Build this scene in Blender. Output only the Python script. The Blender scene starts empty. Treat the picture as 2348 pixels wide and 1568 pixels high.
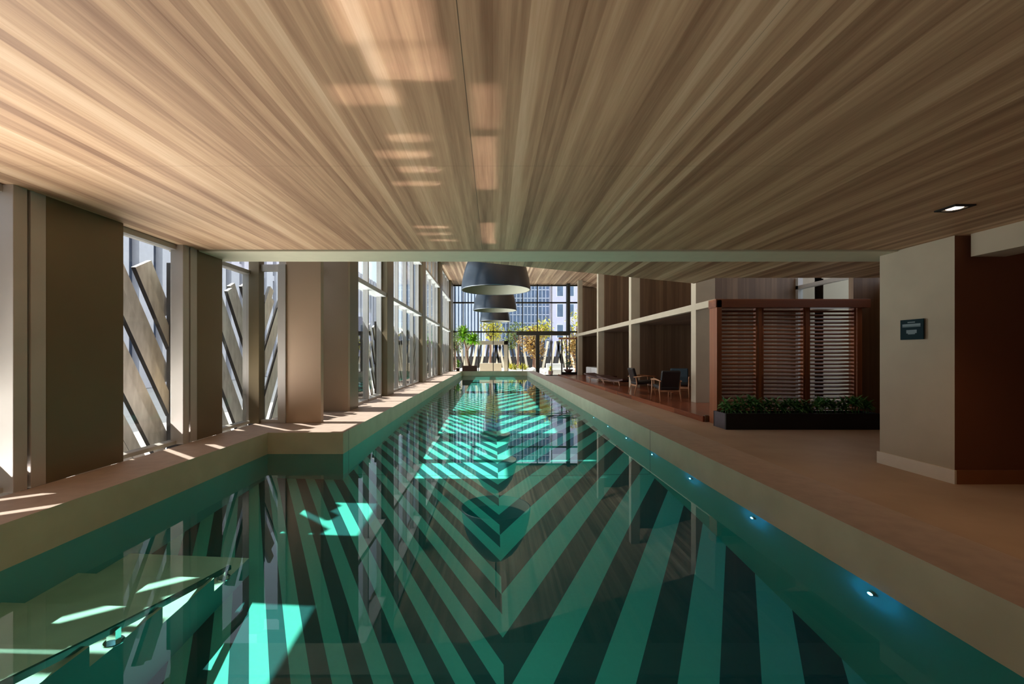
import bpy, bmesh, math, random
from mathutils import Vector, Matrix
S = bpy.context.scene
C = S.collection
R = math.radians
F = 980.0; VX, VY = 1131.0, 814.0; EYE = 1.40
def at(px, py, Y):
    return Vector(((px-VX)/F*Y, Y, EYE-(py-VY)/F*Y))

# ---------------- camera, world, sun, exposure ----------------
cam_d = bpy.data.cameras.new('camera'); cam = bpy.data.objects.new('camera', cam_d); C.objects.link(cam)
cam.location = (0, 0, EYE); cam.rotation_euler = (R(90), 0, 0)
cam_d.sensor_width = 36.0; cam_d.lens = F/2348*36.0
cam_d.shift_x = (1174-VX)/2348; cam_d.shift_y = (VY-784)/2348
cam_d.clip_start = .02; cam_d.clip_end = 400
S.camera = cam
S.view_settings.view_transform = 'Standard'; S.view_settings.look = 'None'
S.view_settings.gamma = 1.0; S.view_settings.use_curve_mapping = False
S.view_settings.exposure = 0.25
cy = S.cycles
cy.use_denoising = True
cy.max_bounces = 9; cy.diffuse_bounces = 5; cy.glossy_bounces = 4; cy.transmission_bounces = 6
cy.transparent_max_bounces = 24; cy.volume_bounces = 0
cy.caustics_refractive = True; cy.caustics_reflective = False
cy.sample_clamp_indirect = 6.0
w = bpy.data.worlds.new('sky'); S.world = w; w.use_nodes = True
nt = w.node_tree; bg = nt.nodes['Background']
sky = nt.nodes.new('ShaderNodeTexSky'); sky.sky_type = 'HOSEK_WILKIE'
sky.sun_direction = Vector((-.61, -.02, .79)).normalized(); sky.turbidity = 3.0; sky.ground_albedo = .5
mixn = nt.nodes.new('ShaderNodeMixRGB'); mixn.inputs[0].default_value = .55
mixn.inputs[2].default_value = (.80, .88, 1.0, 1)
nt.links.new(sky.outputs[0], mixn.inputs[1]); nt.links.new(mixn.outputs[0], bg.inputs[0])
bg.inputs[1].default_value = 2.4

sd = bpy.data.lights.new('sun', 'SUN'); sun = bpy.data.objects.new('sun', sd); C.objects.link(sun)
sd.energy = 9.0; sd.angle = R(.6); sd.color = (1.0, .95, .88)
sun.rotation_euler = Vector((-.61, 0.0, .79)).to_track_quat('Z', 'Y').to_euler()
sun.location = (-8, 3, 12)
try: sd.cycles.is_caustics_light = True
except Exception: pass

def area(name, loc, target, sx, sy, power, color):
    l = bpy.data.lights.new(name, 'AREA'); l.shape = 'RECTANGLE'; l.size = sx; l.size_y = sy
    l.energy = power; l.color = color
    o = bpy.data.objects.new(name, l); C.objects.link(o); o.location = loc
    o.rotation_euler = (Vector(loc)-Vector(target)).to_track_quat('Z', 'Y').to_euler()
    return o
# added area lamps outside the left windows, standing in for terrace bounce
def window_fill(name, x, y, z, ly, lz, tilt, power, color, spread):
    o = area(name, (x, y, z), (x+math.cos(R(tilt)), y, z+math.sin(R(tilt))), ly, lz, power, color)
    o.data.spread = R(spread); return o
window_fill('terrace_fill_near', -3.95, 2.4, .75, 8.0, .8, 46, 185, (1.0, .91, .86), 104)
window_fill('terrace_fill_hall', -3.2, 18.0, 2.6, 20.0, 4.0, 30, 1250, (.92, .96, 1.0), 110)
# added lamps at the water surface, imitating mirrored sun on the ceiling: collimated strips
def glint_fill(x0, x1, y0, y1, k=1.0):
    X, Y = (x0+x1)/2-2.03, (y0+y1)/2
    o = area('water_glint_fill', (X, Y, .075), (X+.61, Y, .075+.79), 1, 1, 2.4*k*(x1-x0)*.79*(y1-y0), (1.0, .90, .84))
    o.rotation_euler = Vector((-.61, 0, -.79)).to_track_quat('Z', 'Y').to_euler()
    m_ = o.rotation_euler.to_matrix(); ax_ = m_ @ Vector((1, 0, 0))
    a_, b_ = (x1-x0)*.79, y1-y0
    if abs(ax_.y) > .7: a_, b_ = b_, a_
    o.data.size = a_; o.data.size_y = b_; o.data.spread = R(1.6)
for g in ((-.62, .10, 1.52, 1.78), (-.55, .10, 1.80, 2.02), (-.80, -.20, 2.06, 2.22, .8), (-.10, .10, 2.05, 2.45, .7), (-.62, -.2, 2.52, 2.60, .8), (-.75, -.12, 2.72, 2.82, .8),
          (-.12, .09, 2.55, 3.35), (-.66, -.12, 2.95, 3.04, .8), (-.75, -.12, 3.2, 3.28, .8), (-.12, .09, 4.2, 4.98), (-.8, -.12, 4.3, 4.38, .8), (-.8, -.12, 4.55, 4.63, .8), (-.7, -.12, 4.8, 4.88, .8)):
    glint_fill(*g)


# ---------------- node helpers ----------------
def rgb(r, g, b):
    f = lambda c: (c/255/12.92) if c/255 <= .04045 else ((c/255+.055)/1.055)**2.4
    return (f(r), f(g), f(b), 1)
class M:
    def __init__(s, name, rough=.6, spec=.5, metal=0):
        s.m = bpy.data.materials.new(name); s.m.use_nodes = True; s.t = s.m.node_tree
        s.b = s.t.nodes['Principled BSDF']
        s.b.inputs['Roughness'].default_value = rough
        s.b.inputs['Metallic'].default_value = metal
        s.b.inputs['Specular IOR Level'].default_value = spec
    def n(s, typ, **kw):
        x = s.t.nodes.new(typ)
        for k, v in kw.items():
            if k.startswith('i_'):
                key = k[2:]
                x.inputs[int(key) if key.isdigit() else key].default_value = v
            else: setattr(x, k, v)
        return x
    def l(s, a, b): s.t.links.new(a, b)
    def coord(s, scale=(1, 1, 1)):
        g = s.n('ShaderNodeNewGeometry'); mp = s.n('ShaderNodeMapping'); mp.inputs['Scale'].default_value = scale
        s.l(g.outputs['Position'], mp.inputs[0]); return mp.outputs[0]
    def math(s, op, a, b=None, c=None):
        x = s.n('ShaderNodeMath', operation=op)
        for i, v in enumerate((a, b, c)):
            if v is None: continue
            if isinstance(v, (int, float)): x.inputs[i].default_value = v
            else: s.l(v, x.inputs[i])
        return x.outputs[0]
    def ramp(s, fac, stops):
        r = s.n('ShaderNodeValToRGB'); e = r.color_ramp.elements
        e[0].position, e[0].color = stops[0]; e[1].position, e[1].color = stops[-1]
        for p, c in stops[1:-1]:
            q = e.new(p); q.color = c
        s.l(fac, r.inputs[0]); return r.outputs[0]
    def noise(s, vec, scale=5, detail=3, rough=.5):
        x = s.n('ShaderNodeTexNoise'); x.inputs['Scale'].default_value = scale
        x.inputs['Detail'].default_value = detail; x.inputs['Roughness'].default_value = rough
        s.l(vec, x.inputs['Vector']); return x.outputs['Fac']
    def mix(s, f, a, b, mode='MIX'):
        x = s.n('ShaderNodeMixRGB', blend_type=mode)
        for i, v in enumerate((f, a, b)):
            if isinstance(v, (int, float, tuple)): x.inputs[i].default_value = v
            else: s.l(v, x.inputs[i])
        return x.outputs[0]
    def bump(s, h, st=.2, d=.01):
        x = s.n('ShaderNodeBump'); x.inputs['Strength'].default_value = st; x.inputs['Distance'].default_value = d
        s.l(h, x.inputs['Height']); s.l(x.outputs[0], s.b.inputs['Normal'])
    def col(s, c):
        if isinstance(c, tuple): s.b.inputs['Base Color'].default_value = c
        else: s.l(c, s.b.inputs['Base Color'])
def mat(name, c, rough=.6, spec=.5, metal=0, var=.12, scale=6, stretch=(1, 1, 1), bump=0):
    m = M(name, rough, spec, metal)
    v = m.noise(m.coord(stretch), scale, 4)
    lo = tuple(x*(1-var) for x in c[:3])+(1,); hi = tuple(min(1, x*(1+var)) for x in c[:3])+(1,)
    m.col(m.ramp(v, [(.3, lo), (.7, hi)]))
    if bump: m.bump(v, bump, .004)
    return m.m
def wood(name, axis, pw, stops, rough=.5, seam=.5, across=0, jl=0, spec=.5, amp=.34, joints=()):
    """boards running along `axis` (0,1,2), board width pw measured on axis `across`"""
    m = M(name, rough, spec)
    g = m.n('ShaderNodeNewGeometry'); sp = m.n('ShaderNodeSeparateXYZ'); m.l(g.outputs['Position'], sp.inputs[0])
    A = sp.outputs[across]; L = sp.outputs[axis]
    q = m.math('DIVIDE', A, pw); cell = m.math('FLOOR', q); fr = m.math('FRACT', q)
    wn = m.n('ShaderNodeTexWhiteNoise', noise_dimensions='1D'); m.l(cell, wn.inputs['W'])
    if jl:
        sh = m.math('MULTIPLY', wn.outputs['Value'], jl); lq = m.math('DIVIDE', m.math('ADD', L, sh), jl)
        lc = m.math('FLOOR', lq)
        cc = m.math('ADD', m.math('MULTIPLY', cell, 17.31), m.math('MULTIPLY', lc, 3.7))
        wn = m.n('ShaderNodeTexWhiteNoise', noise_dimensions='1D'); m.l(cc, wn.inputs['W'])
    sc = [1, 1, 1]; sc[axis] = .035
    mp = m.n('ShaderNodeMapping'); mp.inputs['Scale'].default_value = sc
    m.l(g.outputs['Position'], mp.inputs[0])
    n1 = m.noise(mp.outputs[0], 9, 3, .55); n2 = m.noise(mp.outputs[0], 60, 3, .6)
    f = m.math('ADD', m.math('MULTIPLY', n1, .62), m.math('MULTIPLY', n2, .25))
    f = m.math('ADD', f, m.math('MULTIPLY', m.math('SUBTRACT', wn.outputs['Value'], .5), amp))
    c = m.ramp(f, stops)
    e = m.math('ABSOLUTE', m.math('SUBTRACT', fr, .5)); ed = m.math('GREATER_THAN', e, .5-.0025/pw)
    c = m.mix(m.math('MULTIPLY', ed, seam), c, (.02, .012, .008, 1))
    for ax_, v_, k_ in joints:   # panel joints
        jn = m.math('LESS_THAN', m.math('ABSOLUTE', m.math('SUBTRACT', sp.outputs[ax_], v_)), .0022)
        c = m.mix(m.math('MULTIPLY', jn, k_), c, (.03, .02, .012, 1))
    m.col(c); m.bump(n2, .15, .002)
    return m.m

# ---------------- mesh helpers ----------------
class MB:
    def __init__(s): s.v = []; s.f = []; s.mi = []
    def quad(s, a, b, c, d, mi=0):
        i = len(s.v); s.v += [tuple(a), tuple(b), tuple(c), tuple(d)]; s.f.append((i, i+1, i+2, i+3)); s.mi.append(mi); return s
    def box(s, x0, x1, y0, y1, z0, z1, mi=0, M4=None):
        if x0 > x1: x0, x1 = x1, x0
        if y0 > y1: y0, y1 = y1, y0
        if z0 > z1: z0, z1 = z1, z0
        i = len(s.v)
        P = [(x, y, z) for z in (z0, z1) for y in (y0, y1) for x in (x0, x1)]
        if M4 is not None: P = [tuple(M4 @ Vector(p)) for p in P]
        s.v += P
        for q in ((0, 2, 3, 1), (4, 5, 7, 6), (0, 1, 5, 4), (2, 6, 7, 3), (0, 4, 6, 2), (1, 3, 7, 5)):
            s.f.append(tuple(i+k for k in q)); s.mi.append(mi)
        return s
    def bar(s, a, b, wx, wy, up=(0, 0, 1), mi=0):
        a = Vector(a); b = Vector(b); d = (b-a); L = d.length; d.normalize(); up = Vector(up)
        if abs(d.dot(up)) > .98: up = Vector((0, 1, 0))
        x = d.cross(up).normalized(); y = x.cross(d).normalized()
        m4 = Matrix((x, y, d)).transposed().to_4x4(); m4.translation = a
        return s.box(-wx/2, wx/2, -wy/2, wy/2, 0, L, mi, m4)
    def tube(s, pts, rads, n=10, mi=0, caps=True):
        pts = [Vector(p) for p in pts]; rings = []
        if isinstance(rads, (int, float)): rads = [rads]*len(pts)
        ref = None
        for k, p in enumerate(pts):
            d = (pts[min(k+1, len(pts)-1)]-pts[max(k-1, 0)]).normalized()
            if ref is None: ref = Vector((1, 0, 0)) if abs(d.x) < .8 else Vector((0, 1, 0))
            x = (ref-d*ref.dot(d)).normalized(); y = d.cross(x); ref = x
            i = len(s.v)
            for q in range(n):
                t = 2*math.pi*q/n; s.v.append(tuple(p+(x*math.cos(t)+y*math.sin(t))*rads[k]))
            rings.append(i)
        for a, b in zip(rings, rings[1:]):
            for q in range(n):
                s.f.append((a+q, a+(q+1) % n, b+(q+1) % n, b+q)); s.mi.append(mi)
        if caps:
            s.f.append(tuple(rings[0]+q for q in reversed(range(n)))); s.mi.append(mi)
            s.f.append(tuple(rings[-1]+q for q in range(n))); s.mi.append(mi)
        return s
    def lathe(s, prof, cx, cy_, n=48, mi=0):
        rings = []
        for r, z in prof:
            i = len(s.v); rings.append(i)
            for q in range(n):
                t = 2*math.pi*q/n; s.v.append((cx+r*math.cos(t), cy_+r*math.sin(t), z))
        for a, b in zip(rings, rings[1:]):
            for q in range(n):
                s.f.append((a+q, a+(q+1) % n, b+(q+1) % n, b+q)); s.mi.append(mi)
        return s
    def prism(s, poly, z0, z1, mi=0):
        n = len(poly); i = len(s.v)
        s.v += [(x, y, z0) for x, y in poly]+[(x, y, z1) for x, y in poly]
        s.f.append(tuple(i+k for k in reversed(range(n)))); s.mi.append(mi)
        s.f.append(tuple(i+n+k for k in range(n))); s.mi.append(mi)
        for k in range(n):
            j = (k+1) % n; s.f.append((i+k, i+j, i+n+j, i+n+k)); s.mi.append(mi)
        return s
    def build(s, name, mats, parent=None, smooth=False, bevel=0, normals=True):
        me = bpy.data.meshes.new(name); me.from_pydata(s.v, [], s.f)
        if not isinstance(mats, (list, tuple)): mats = [mats]
        for m in mats: me.materials.append(m)
        me.polygons.foreach_set('material_index', s.mi)
        if smooth: me.polygons.foreach_set('use_smooth', [True]*len(me.polygons))
        me.update()
        o = bpy.data.objects.new(name, me); C.objects.link(o)
        if parent is not None:
            o.parent = parent; o.matrix_parent_inverse = Matrix.Translation(parent.location).inverted() if parent.type == 'EMPTY' else Matrix.Identity(4)
        if normals:
            bm = bmesh.new(); bm.from_mesh(me); bmesh.ops.recalc_face_normals(bm, faces=bm.faces); bm.to_mesh(me); bm.free()
        if bevel:
            b = o.modifiers.new('bevel', 'BEVEL'); b.width = bevel; b.segments = 2; b.limit_method = 'ANGLE'
        return o
def tag(o, label, cat, group=None, kind=None):
    o['label'] = label; o['category'] = cat
    if group: o['group'] = group
    if kind: o['kind'] = kind
    return o
def struct(o): o['kind'] = 'structure'; return o
def empty(name, loc, label, cat, group=None):
    o = bpy.data.objects.new(name, None); C.objects.link(o); o.location = loc; o.empty_display_size = .1
    return tag(o, label, cat, group)
def box(*a, **k): return MB().box(*a, **k)

# ---------------- materials ----------------
WOODS = [(.24, rgb(138, 102, 76)), (.38, rgb(172, 136, 106)), (.5, rgb(196, 160, 126)), (.62, rgb(214, 182, 150)), (.78, rgb(232, 208, 180))]
m_ceil = wood('ceiling_wood', 1, .07, WOODS, rough=.6, seam=.0, jl=0, amp=.19, joints=((1, 2.94, .35), (0, -.135, .8), (0, -1.355, .3), (0, 1.085, .3), (0, 2.305, .3), (0, -2.575, .3), (0, 3.525, .3)))
m_ceil2 = wood('hall_ceiling_wood', 1, .11, WOODS, rough=.6, seam=.5)
m_plaster = mat('beige_plaster', rgb(176, 162, 140), .75, var=.05, scale=2.5)
m_band = mat('pale_plaster', rgb(205, 200, 175), .7, var=.03)
m_brown = mat('taupe_cladding', rgb(178, 152, 128), .6, var=.03, scale=1.2)
m_olive = mat('bronze_aluminium', rgb(112, 98, 72), .42, .5, .25, var=.04, scale=2)
m_frame = mat('anodised_frame', rgb(182, 176, 170), .42, .5, .1, var=.05, scale=3)
m_framed = mat('dark_frame', rgb(58, 56, 50), .45, .5, .2, var=.1)
m_black = mat('black_gap', rgb(22, 18, 15), .8, var=.1)
m_rimtop = mat('rim_stone', rgb(176, 156, 144), .55, .3, var=.08, scale=9)
m_sand = mat('sand_tile', rgb(236, 208, 184), .6, .3, var=.06, scale=5)
m_skirt = mat('skirting', rgb(214, 202, 184), .6, var=.03)
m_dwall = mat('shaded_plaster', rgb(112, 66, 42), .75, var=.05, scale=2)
m_dskirt = mat('shaded_skirting', rgb(140, 88, 54), .6, var=.03)  # like the shaded plaster, a darker copy with shade put into its colour
m_white = mat('white_lacquer', rgb(228, 228, 226), .35, var=.02)
m_chrome = mat('chrome', rgb(225, 225, 225), .08, .5, 1.0, var=.02)
m_darkleather = mat('black_leather', rgb(26, 24, 26), .45, var=.2, scale=20)
m_blue = mat('petrol_fabric', rgb(36, 52, 62), .8, var=.15, scale=40)
m_brownleather = mat('brown_leather', rgb(74, 42, 30), .5, var=.2, scale=15)
m_chairwood = wood('chair_wood', 2, .3, [(.3, rgb(128, 84, 58)), (.7, rgb(188, 140, 104))], .4, 0)
m_darkwood = wood('dark_panelling', 2, .16, [(.3, rgb(104, 80, 60)), (.5, rgb(122, 96, 72)), (.7, rgb(138, 110, 84))], .6, .6, across=0)
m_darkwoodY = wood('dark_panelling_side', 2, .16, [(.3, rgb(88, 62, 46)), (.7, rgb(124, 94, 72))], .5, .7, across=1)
m_louver = wood('red_timber', 0, .5, [(.25, rgb(118, 66, 40)), (.5, rgb(150, 90, 56)), (.75, rgb(176, 112, 72))], .45, 0, across=2)
m_louverV = wood('red_timber_post', 2, .5, [(.25, rgb(118, 66, 40)), (.5, rgb(150, 90, 56)), (.75, rgb(176, 112, 72))], .45, 0, across=0)
m_deck = wood('cherry_floor', 1, .12, [(.25, rgb(104, 52, 32)), (.5, rgb(142, 78, 50)), (.75, rgb(172, 104, 72))], .22, .6, across=0, jl=1.6)
m_planter = mat('black_planter', rgb(20, 16, 18), .5, var=.2)
m_planterend = mat('slate_end', rgb(84, 76, 82), .6, var=.1, scale=20)
m_soil = mat('soil', rgb(44, 32, 24), .95, var=.4, scale=60)
m_leaf = mat('leaf_dark', rgb(74, 124, 62), .45, var=.4, scale=8)
m_leafpalm = mat('leaf_bright', rgb(150, 200, 62), .45, var=.35, scale=6)
m_trunk = mat('bark', rgb(128, 94, 78), .9, var=.25, scale=30, bump=.5)
m_pot = mat('brown_pot', rgb(84, 48, 38), .6, var=.15, scale=10)
m_shade = mat('shade_blue', rgb(20, 36, 50), .28, 1.0, var=.08, scale=2)
m_shadedark = mat('shade_inner_dark', rgb(30, 34, 36), .7, var=.05)
m_shadein = mat('shade_lining', rgb(150, 145, 122), .6, var=.02)
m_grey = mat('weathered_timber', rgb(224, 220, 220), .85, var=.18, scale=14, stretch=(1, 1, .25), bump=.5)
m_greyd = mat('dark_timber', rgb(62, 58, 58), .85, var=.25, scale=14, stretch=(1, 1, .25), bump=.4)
m_pave = mat('pale_paving', rgb(206, 200, 192), .85, var=.06, scale=3)
m_floor = None

# floor: warm polished screed
_m = M('screed', .6, .25)
_c = _m.coord(); _c2 = _m.noise(_c, .9, 4, .6)
_m.col(_m.ramp(_c2, [(.3, rgb(166, 142, 122)), (.7, rgb(182, 158, 138))])); m_floor = _m.m

# pool floor: chevron bands in two greens, narrow on the left of the spine, wide on the right
_m = M('chevron_tile', .6, .2)
_g = _m.n('ShaderNodeNewGeometry'); _s = _m.n('ShaderNodeSeparateXYZ'); _m.l(_g.outputs['Position'], _s.inputs[0])
X0 = .067
dx = _m.math('SUBTRACT', _s.outputs[0], X0); ax = _m.math('ABSOLUTE', dx)
u = _m.math('SUBTRACT', _m.math('SUBTRACT', _s.outputs[1], 2.99), _m.math('MULTIPLY', ax, 1.75))
right = _m.math('GREATER_THAN', dx, 0)
def band(width):
    q = _m.math('FRACT', _m.math('DIVIDE', u, 2*width)); return _m.math('LESS_THAN', q, .5)
bl = band(.222); br = band(.447)
bsel = _m.math('ADD', _m.math('MULTIPLY', right, br), _m.math('MULTIPLY', _m.math('SUBTRACT', 1.0, right), bl))
nz = _m.noise(_m.coord(), 40, 2)
ca = _m.mix(nz, rgb(112, 176, 160), rgb(120, 186, 170)); cb = _m.mix(nz, rgb(38, 72, 72), rgb(46, 80, 80))
cc = _m.mix(bsel, cb, ca)
jy = _m.math('LESS_THAN', _m.math('ABSOLUTE', _m.math('SUBTRACT', _s.outputs[1], 6.0)), .006)
cc = _m.mix(jy, cc, (.01, .02, .02, 1)); _m.col(cc); m_chev = _m.m

# pool wall lining: beige, movement joint at y=6
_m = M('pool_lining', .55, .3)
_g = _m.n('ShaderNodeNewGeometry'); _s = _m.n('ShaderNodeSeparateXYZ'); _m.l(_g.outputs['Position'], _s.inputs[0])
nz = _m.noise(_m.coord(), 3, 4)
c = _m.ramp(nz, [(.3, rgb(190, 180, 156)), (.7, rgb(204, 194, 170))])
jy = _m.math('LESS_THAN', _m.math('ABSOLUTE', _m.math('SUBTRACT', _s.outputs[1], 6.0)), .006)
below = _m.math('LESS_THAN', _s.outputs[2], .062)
c = _m.mix(below, c, rgb(104, 160, 146))   # green below the waterline
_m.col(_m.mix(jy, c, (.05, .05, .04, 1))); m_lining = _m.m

def glassmat(name, tint, ior=1.45):
    m = bpy.data.materials.new(name); m.use_nodes = True; t = m.node_tree
    t.nodes.remove(t.nodes['Principled BSDF']); out = t.nodes['Material Output']
    tr = t.nodes.new('ShaderNodeBsdfTransparent'); tr.inputs[0].default_value = tint
    gl = t.nodes.new('ShaderNodeBsdfGlossy'); gl.inputs['Roughness'].default_value = .0
    fr = t.nodes.new('ShaderNodeFresnel'); fr.inputs[0].default_value = ior
    gm = t.nodes.new('ShaderNodeNewGeometry'); mr = t.nodes.new('ShaderNodeMapRange')   # same reflectance on both faces of the sheet
    mr.inputs[3].default_value = ior; mr.inputs[4].default_value = 1/ior
    t.links.new(gm.outputs['Backfacing'], mr.inputs[0]); t.links.new(mr.outputs[0], fr.inputs[0])
    mx = t.nodes.new('ShaderNodeMixShader')
    t.links.new(fr.outputs[0], mx.inputs[0]); t.links.new(tr.outputs[0], mx.inputs[1]); t.links.new(gl.outputs[0], mx.inputs[2])
    t.links.new(mx.outputs[0], out.inputs[0]); return m
m_glass = glassmat('window_glass', (.93, .96, .95, 1), 1.3)
m_railglass = mat('rail_glass_edge', rgb(20, 96, 84), .15, .5, var=.1)
def emis(name, c, s):
    m = bpy.data.materials.new(name); m.use_nodes = True; t = m.node_tree
    e = t.nodes.new('ShaderNodeEmission'); e.inputs[0].default_value = c; e.inputs[1].default_value = s
    t.links.new(e.outputs[0], t.nodes['Material Output'].inputs[0]); return m
m_lampwarm = emis('warm_lamp', (1, .78, .55, 1), 9)
m_lampblue = emis('blue_lamp', (.25, .65, 1, 1), 30)

# water: real refraction, green body colour
WATER = .062
_w = bpy.data.materials.new('water'); _w.use_nodes = True; t = _w.node_tree
t.nodes.remove(t.nodes['Principled BSDF']); out = t.nodes['Material Output']
rf = t.nodes.new('ShaderNodeBsdfRefraction'); rf.inputs['IOR'].default_value = 1.33; rf.inputs['Roughness'].default_value = 0; rf.inputs['Color'].default_value = (.56, .96, .95, 1)
gl = t.nodes.new('ShaderNodeBsdfGlossy'); gl.inputs['Roughness'].default_value = 0
fr = t.nodes.new('ShaderNodeFresnel'); fr.inputs[0].default_value = 1.33
mx = t.nodes.new('ShaderNodeMixShader')
geo = t.nodes.new('ShaderNodeNewGeometry'); mp = t.nodes.new('ShaderNodeMapping'); mp.inputs['Scale'].default_value = (.7, 2.2, 1)
nz = t.nodes.new('ShaderNodeTexNoise'); nz.inputs['Scale'].default_value = 1.6; nz.inputs['Detail'].default_value = 2
bp = t.nodes.new('ShaderNodeBump'); bp.inputs['Strength'].default_value = .6; bp.inputs['Distance'].default_value = .012
t.links.new(geo.outputs['Position'], mp.inputs[0]); t.links.new(mp.outputs[0], nz.inputs['Vector'])
# ripples live in a disturbed patch in the middle of the lane
sp = t.nodes.new('ShaderNodeSeparateXYZ'); t.links.new(geo.outputs['Position'], sp.inputs[0])
d1 = t.nodes.new('ShaderNodeVectorMath'); d1.operation = 'DISTANCE'; d1.inputs[1].default_value = (-.9, 11.5, WATER)
t.links.new(geo.outputs['Position'], d1.inputs[0])
mr = t.nodes.new('ShaderNodeMapRange'); mr.inputs[1].default_value = 4.5; mr.inputs[2].default_value = 1.0; mr.inputs[3].default_value = .006; mr.inputs[4].default_value = 1.0
t.links.new(d1.outputs['Value'], mr.inputs[0])
mu = t.nodes.new('ShaderNodeMath'); mu.operation = 'MULTIPLY'; t.links.new(nz.outputs['Fac'], mu.inputs[0]); t.links.new(mr.outputs[0], mu.inputs[1])
t.links.new(mu.outputs[0], bp.inputs['Height'])
for q in (rf, gl, fr): t.links.new(bp.outputs[0], q.inputs['Normal'])
t.links.new(fr.outputs[0], mx.inputs[0]); t.links.new(rf.outputs[0], mx.inputs[1]); t.links.new(gl.outputs[0], mx.inputs[2])
t.links.new(mx.outputs[0], out.inputs['Surface'])
m_water = _w

# ================= SETTING =================
RIM = .35; CEIL = 2.68
XW = -3.65            # near left wall
XH = -2.70            # hall left wall (column faces)
XR = 2.20             # right pool wall
XN, XI = -3.05, -2.03 # left pool wall near / inner
YS = 5.78             # step in plan
YE = 27.8             # far end of the pool

def caustic(o, caster=False, receiver=False):
    try:
        if caster: o.cycles.is_caustics_caster = True
        if receiver: o.cycles.is_caustics_receiver = True
    except Exception: pass
    return o

struct(caustic(box(-3.4, 2.5, -2.2, YE+.2, -1.5, WATER-1.2).build('floor_pool', m_chev), receiver=True))
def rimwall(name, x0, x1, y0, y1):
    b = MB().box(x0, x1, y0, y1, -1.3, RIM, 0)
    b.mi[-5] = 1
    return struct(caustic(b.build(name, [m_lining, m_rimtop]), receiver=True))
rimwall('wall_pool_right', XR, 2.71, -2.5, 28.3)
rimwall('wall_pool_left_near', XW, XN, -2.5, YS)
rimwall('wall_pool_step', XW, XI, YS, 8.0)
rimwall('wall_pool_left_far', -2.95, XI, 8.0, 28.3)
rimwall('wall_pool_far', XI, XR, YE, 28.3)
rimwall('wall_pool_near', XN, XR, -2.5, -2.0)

wb = MB()
WP = [(XN-.01, -2.01), (XR+.01, -2.01), (XR+.01, YE+.01), (XI-.01, YE+.01), (XI-.01, YS+.01), (XN-.01, YS+.01)]
wb.prism(WP, WATER-1.21, WATER)
del wb.f[1], wb.mi[1]
i = len(wb.v); wb.v += [(x, y, WATER) for x, y in WP]; wb.f.append(tuple(range(i, i+6))); wb.mi.append(0)
water = struct(wb.build('floor_water', m_water, smooth=True, normals=False)); water['label'] = 'still green pool water'
caustic(water, caster=True)

# submerged entry steps in the left bay
st = MB()
edges = [(1.22, -.09), (1.70, .11), (2.17, .31), (2.65, .52), (3.14, .72), (3.59, .92)]
y0 = -2.0
for ye, dep in edges:
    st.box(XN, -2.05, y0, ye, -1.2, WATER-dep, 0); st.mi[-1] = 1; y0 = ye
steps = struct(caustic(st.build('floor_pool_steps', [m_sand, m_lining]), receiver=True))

# main floor, outdoor ground
struct(box(2.71, 12, -4, 29.05, -.3, 0).build('floor', m_floor))
struct(box(-3.65, 2.71, 28.3, 29.05, -.3, 0).build('floor_end_strip', m_floor))
struct(box(-60, XW, -12, 120, -.5, -.02).build('ground_side', m_pave))
struct(box(XW, 70, 29.05, 120, -.5, -.02).build('ground_garden', m_pave))
struct(box(4.39, 9.3, 8.95, 29.0, 0, .12).build('floor_timber_platform', m_deck))

# low roof and ceilings
struct(box(-4.02, 12, -4, 5.27, 2.70, 3.05).build('ceiling', m_ceil))
struct(box(-4.02, 12, 5.27, 5.30, 2.76, 3.05).build('trim_1', m_black))
struct(box(-4.02, 12, 5.30, 5.88, 2.685, 3.05).build('ceiling_band', m_band))
struct(MB().prism([(-.4, 5.88), (12, 5.88), (12, 7.2), (3.74, 7.2), (3.65, 7.77)], 2.70, 3.0).build('ceiling_oblique', m_ceil2))
struct(box(XW-.1, 9.4, 5.62, 5.86, 3.05, 6.4).build('wall_hall_back', m_plaster))
hb = MB(); hb.box(-3.78, 5.7, 5.6, 29.2, 6.2, 6.45)
i = len(hb.v); hb.v += [(5.7, 5.6, 6.2), (9.4, 5.6, 5.2), (9.4, 29.2, 5.2), (5.7, 29.2, 6.2), (5.7, 5.6, 6.45), (9.4, 5.6, 5.45), (9.4, 29.2, 5.45), (5.7, 29.2, 6.45)]
for q in ((0, 1, 2, 3), (7, 6, 5, 4), (0, 4, 5, 1), (1, 5, 6, 2), (2, 6, 7, 3)): hb.f.append(tuple(i+k for k in q)); hb.mi.append(0)
struct(hb.build('ceiling_hall', m_ceil2))

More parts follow.
